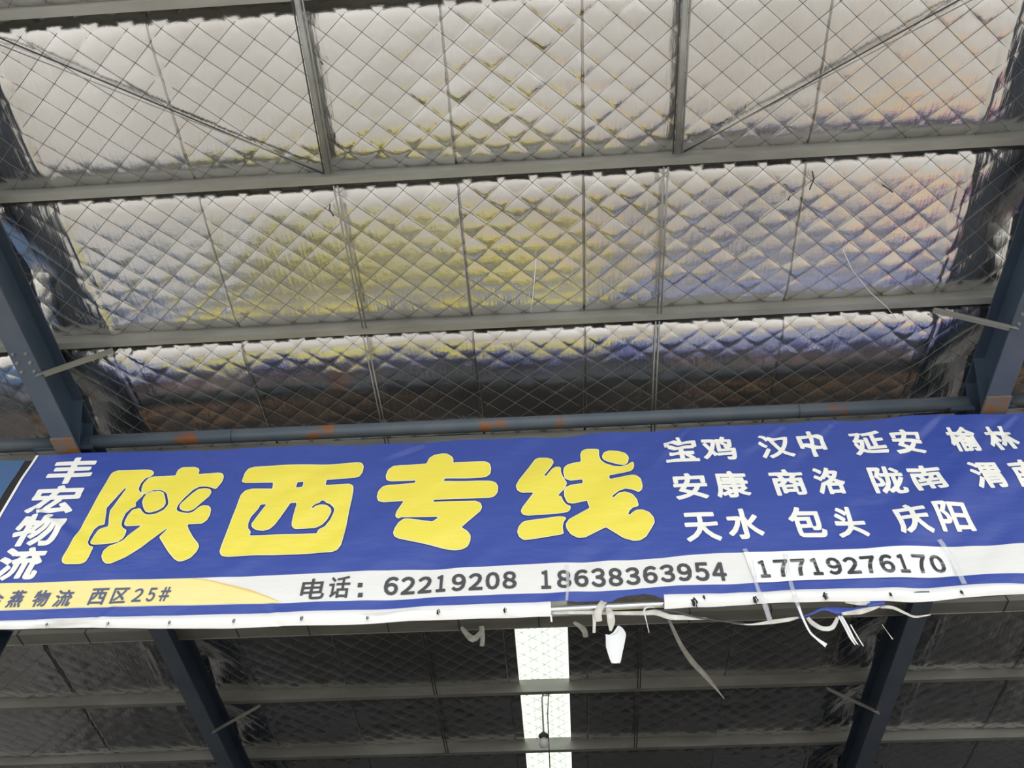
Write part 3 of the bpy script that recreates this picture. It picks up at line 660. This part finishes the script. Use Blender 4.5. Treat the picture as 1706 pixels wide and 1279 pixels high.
ribbon('torn_strip', zB([(535, 590), (570, 630), (640, 668), (710, 660), (750, 590)]), [24 * S2, 36 * S2, 34 * S2, 30 * S2, 20 * S2], [.02] * 5, m_rag, ban)
fr = zB([(770, 578), (810, 650), (850, 730), (880, 772)])
for j in range(4): ribbon('torn_fringe', [(x + (j - 1.5) * 2.2, y + (j % 2) * 3) for x, y in fr], [13 * S2, 13 * S2, 12 * S2, 6 * S2], [.02, .03 + .004 * j, .03, .02], m_ragw, ban)
ribbon('torn_fringe', zB([(840, 640), (880, 710), (932, 793)]), [8 * S2, 8 * S2, 6 * S2], [.02] * 3, m_ragw, ban)
ribbon('torn_strip', zB([(1065, 640), (1100, 690), (1140, 745)]), [3 * S2, 3 * S2, 8 * S2], [.0] * 3, m_rag, ban)
# tapes
t1 = ribbon('tape', zB([(85, 100), (125, 170), (150, 270), (180, 380), (225, 480), (268, 612)]), [32 * S2, 34 * S2, 30 * S2, 26 * S2, 36 * S2, 34 * S2], [.02, .014, .014, .03, .05, .04], m_tape, ban); tag(t1, 'clear tape strip')
t2 = ribbon('tape', zB([(375, 138), (395, 250), (415, 340), (448, 450), (490, 565)]), [30 * S2, 26 * S2, 30 * S2, 32 * S2, 16 * S2], [.014, .016, .016, .045, .04], m_tape, ban); tag(t2, 'clear tape strip')
ribbon('torn_strip', zB([(470, 510), (500, 590), (550, 690), (600, 740), (668, 790)]), [20 * S2, 16 * S2, 14 * S2, 16 * S2, 32 * S2], [.04, .05, .05, .05, .04], m_ragw, ban)
t3 = ribbon('tape', zB([(1470, 35), (1530, 120), (1590, 230), (1650, 350)]), [36 * S2] * 4, [.022, .016, .014, .02], m_tape, ban); tag(t3, 'clear tape strip')
t4 = ribbon('tape', [(944, 940), (946, 970), (944, 1000)], [.022, .02, .018], [.012] * 3, m_tape, ban); tag(t4, 'clear tape strip')
# eyelets with ties
for (x, y, sz) in ((77, 1040, .6), (179, 1038, .6), (281, 1035, .7), (388, 1031, .8), (502, 1028.5, .9), (611, 1026, .7), (730, 1018.5, 1.1), (841, 1015.5, 1.0), (1157, 1004, 1.9), (1173, 995, .9), (1259, 998.5, 1.6), (1375, 993, 1.5), (1484, 989, .8), (1602, 986, .8)):
    u, v = b_uv(x, y, .03); c_ = BP + BU * u + BV * v + BN * (float(bwave(u, v)) + .029); q = MB(); r_ = .013 * sz
    ring = [c_ + (BU * math.cos(t) * r_ * .75 + BV * math.sin(t) * r_ * 1.3) * (1 + .25 * math.sin(5 * t + x)) for t in np.linspace(0, 2 * math.pi, 13)[:-1]]
    n = len(ring); q.add(ring + [p - BN * .006 for p in ring], [tuple(range(n))] + [(i, i + n, (i + 1) % n + n, (i + 1) % n) for i in range(n)])
    ey = q.build('eyelet_hole', m_dark, ban)
    q = MB(); q.tube([c_ + BV * .012, c_ + BN * .008 + BU * .004, c_ - BV * .016 + BU * .006, c_ - BV * .03], .0022, 5); q.build('tie', m_rag, ey)

# loose strap below the banner
st = ribbon('cloth_strap', zA([(1110, 340), (1200, 530), (1290, 665), (1400, 785), (1500, 905), (1548, 965)]), [24 * SB, 34 * SB, 46 * SB, 40 * SB, 14 * SB, 6 * SB], [0] * 6, m_rag, None, beam=True)
tag(st, 'frayed grey strap hanging slantwise under the banner, right of the skylight', 'strap')
for i, (pl, wd, lab) in enumerate(([[(768, 1044), (788, 1064), (806, 1046)], [.02, .05, .02], 'small torn rag under the beam, left of the skylight, wide piece'], [[(802, 1042), (804, 1060), (803, 1076)], [.03, .03, .03], 'small torn rag tail under the beam, just left of the skylight'],
                                   [[(956, 1036), (972, 1048), (976, 1061)], [.02, .04, .03], 'small torn rag under the beam, right beside the skylight'])):
    tag(ribbon('torn_rag', pl, [x * 1.5 for x in wd], [0] * 3, m_rag, None, beam=True), lab, 'rag')

# neighbouring banner at the left edge
nb = empty('banner', BP + BU * (UL - 1.5) + BV * float(v_bot(UL)), 'plain steel blue banner at the left edge, beside the big banner', 'banner')
strip('cloth', lambda f: UL - 3.2, lambda f: UL - .10, lambda u: v_top(u) - .02, lambda u: v_hemt(u), m_nb, nb, off=-.03, nu=60, nv=12)
strip('dark_edge', lambda f: UL - .10, lambda f: UL - .012, lambda u: v_top(u) - .02, lambda u: v_hemt(u), m_dark, nb, off=-.035, nu=4, nv=12)

# ---------------------------------------------------------------- hanging bulb
TU = TP[7]; xbu, _ = roof_hit(905, 1160, .02)
p0 = P(xbu, TU - .02, .0)
def drop(px, py):      # point below p0's vertical plane facing the viewer
    r = ray(px, py); t = (p0[1] - CAM[1]) / r[1]; return CAM + r * t
e = empty('light_bulb', p0, 'unlit light bulb hanging on a cord in front of the skylight', 'light bulb')
a = drop(903, 1163); c_ = drop(905.5, 1218); q = MB(); q.tube([p0, a, c_], .010, 8); q.build('cord', m_bulbbase, e, True)
dz = V3(0, 0, -1)
def lathe(name, top, prof, mat):
    q = MB(); q.tube([top + dz * z for z, _ in prof], [r * 1.3 for _, r in prof], 16); return q.build(name, mat, e, True)
L1 = np.linalg.norm(drop(906, 1229) - c_); L2 = np.linalg.norm(drop(907, 1246) - c_)
lathe('socket', c_, [(0, .008), (L1 * .25, .022), (L1 * .55, .042), (L1 * .8, .044), (L1 * 1.0, .03)], m_cable)
lathe('bulb', c_, [(L1 * .95, .020), (L1 * 1.15, .026), (L1 + (L2 - L1) * .35, .040), (L1 + (L2 - L1) * .6, .043), (L1 + (L2 - L1) * .85, .034), (L2 * .97, .018), (L2, .004)], m_bulb)
q = MB(); q.tube([p0 + EX * .06, drop(913.5, 1164), drop(912.5, 1190), drop(914, 1230), drop(915.5, 1262), drop(917, 1300)], .0055, 8)
tag(q.build('power_cable', m_cable, None, True), 'thin dark cable hanging beside the bulb cord', 'cable')
q = MB(); kx = drop(912, 1158)
for k in range(5): q.tube([kx + V3(rng.uniform(-.06, .05), -.01, rng.uniform(-.02, .02)) for _ in range(3)], .004, 5)
tag(q.build('wire_tie', m_galv), 'twisted wire tie holding the bulb cord to the purlin', 'wire')

# threads and stray wire ends on the foil
for pl, lab, mt in (([(893, 432), (890, 470), (887, 500), (884, 520)], 'white thread hanging straight, middle of the second roof panel', m_thread), ([(1404, 415), (1420, 450), (1450, 487), (1478, 512), (1492, 530)], 'white curved thread on the right of the second roof panel', m_thread),
                    ([(550, 340), (549, 349), (556, 360)], 'small dark wire end left of centre below the lit purlin', m_cable), ([(1353, 285), (1356, 298), (1350, 312), (1349, 316)], 'hooked dark wire end right of centre below the lit purlin', m_cable),
                    ([(1316, 326), (1313, 334)], 'tiny dark wire end beside the hooked wire', m_cable), ([(1470, 308), (1480, 314), (1487, 320)], 'short dark wire end on the foil far right', m_cable), ([(534, 101), (538, 108)], 'tiny dark stub poking through the foil beside the left strut', m_cable)):
    q = MB(); q.tube([P(*roof_hit(x, y, .0), .0) for x, y in pl], .0028 if mt is m_thread else .005, 6); tag(q.build('thread' if mt is m_thread else 'wire_end', mt, None, True), lab, 'thread' if mt is m_thread else 'wire')

# ---------------------------------------------------------------- goods added out of view on the floor to colour the foil's reflections
def bundle(x, y, sx, sy, h, mat, lab, cat, group, name, z=0.0):
    bm = bmesh.new(); bmesh.ops.create_cube(bm, size=1)
    for v in bm.verts: v.co = Vector((v.co.x * sx, v.co.y * sy, (v.co.z + .5) * h))
    bmesh.ops.bevel(bm, geom=bm.edges[:], offset=min(sx, sy, h) * .16, segments=3, profile=.6, affect='EDGES')
    bmesh.ops.subdivide_edges(bm, edges=[e for e in bm.edges if e.calc_length() > .3], cuts=2, use_grid_fill=True)
    for v in bm.verts:
        if v.co.z > .02: v.co += Vector([.03 * (rng.random() - .5) for _ in range(3)])
    me = bpy.data.meshes.new(name); bm.to_mesh(me); bm.free()
    o = link(name, me, mat, None, True); o.location = (x, y, z)
    return tag(o, lab, cat, group)
mk = lambda n, c: nmat(n, c, .6)[0]
m_gy, m_gb, m_go, m_gr, m_gbr, m_gw, m_gp = mk('goods_yellow', (.80, .72, .06)), mk('goods_blue', (.34, .37, .58)), mk('goods_orange', (.85, .52, .08)), mk('goods_red', (.70, .06, .12)), mk('goods_brown', (.34, .20, .11)), mk('goods_pale', (.45, .50, .62)), mk('goods_purple', (.16, .10, .60))
for x, wd in ((-4.45, .68), (-3.72, .68), (-2.4, 1.15), (-.78, .8), (.08, .8), (.95, .8)):
    bundle(x, 5.15, wd, .62, .35, m_gy, 'unseen yellow wrapped bundle added in the yellow row for its reflection in the foil', 'bundle', 'yellow bundles on the floor', 'reflection_bundle')
for k in range(5): bundle(2.3 + k * .95, 5.22 + .03 * (k % 2), .88, .56, .35, m_gb, 'unseen blue wrapped bundle added in the blue row for its reflection in the foil', 'bundle', 'blue bundles on the floor', 'reflection_bundle')
for k in range(2): bundle(-6.6 + k * .95, 5.05, .9, .8, .35, m_gw, 'unseen pale grey wrapped bundle added for its reflection in the foil', 'bundle', 'pale bundles on the floor', 'reflection_bundle')
for k in range(2): bundle(5.4 + k * .95, 4.1, .9, .7, .35, m_go, 'unseen orange wrapped bundle added for its reflection in the foil', 'bundle', 'orange bundles on the floor', 'reflection_bundle')
bundle(.7, 4.4, 1.1, .34, .16, mk('goods_pink', (.72, .30, .30)), 'unseen low pink wrapped bundle added for its reflection, in front of the yellow row', 'bundle', None, 'reflection_bundle'); bundle(7.05, 5.0, .8, .9, .5, m_gp, 'unseen violet wrapped bundle added for its reflection in the foil', 'bundle', None, 'reflection_bundle'); bundle(8.3, 5.0, .7, .9, .5, m_gr, 'unseen red wrapped bundle added for its reflection in the foil', 'bundle', None, 'reflection_bundle')
for k, x in enumerate((-7, -5.9, -4.8, -2.6, 2.8, 3.9, 5.0, 6.4)):
    bundle(x, 7.2 + .2 * (k % 3), 1.0, 1.0, .8, m_gbr, 'unseen brown carton stack added inside the shed for its reflection in the foil', 'carton stack', 'carton stacks inside the shed', 'reflection_carton_stack', z=.9)
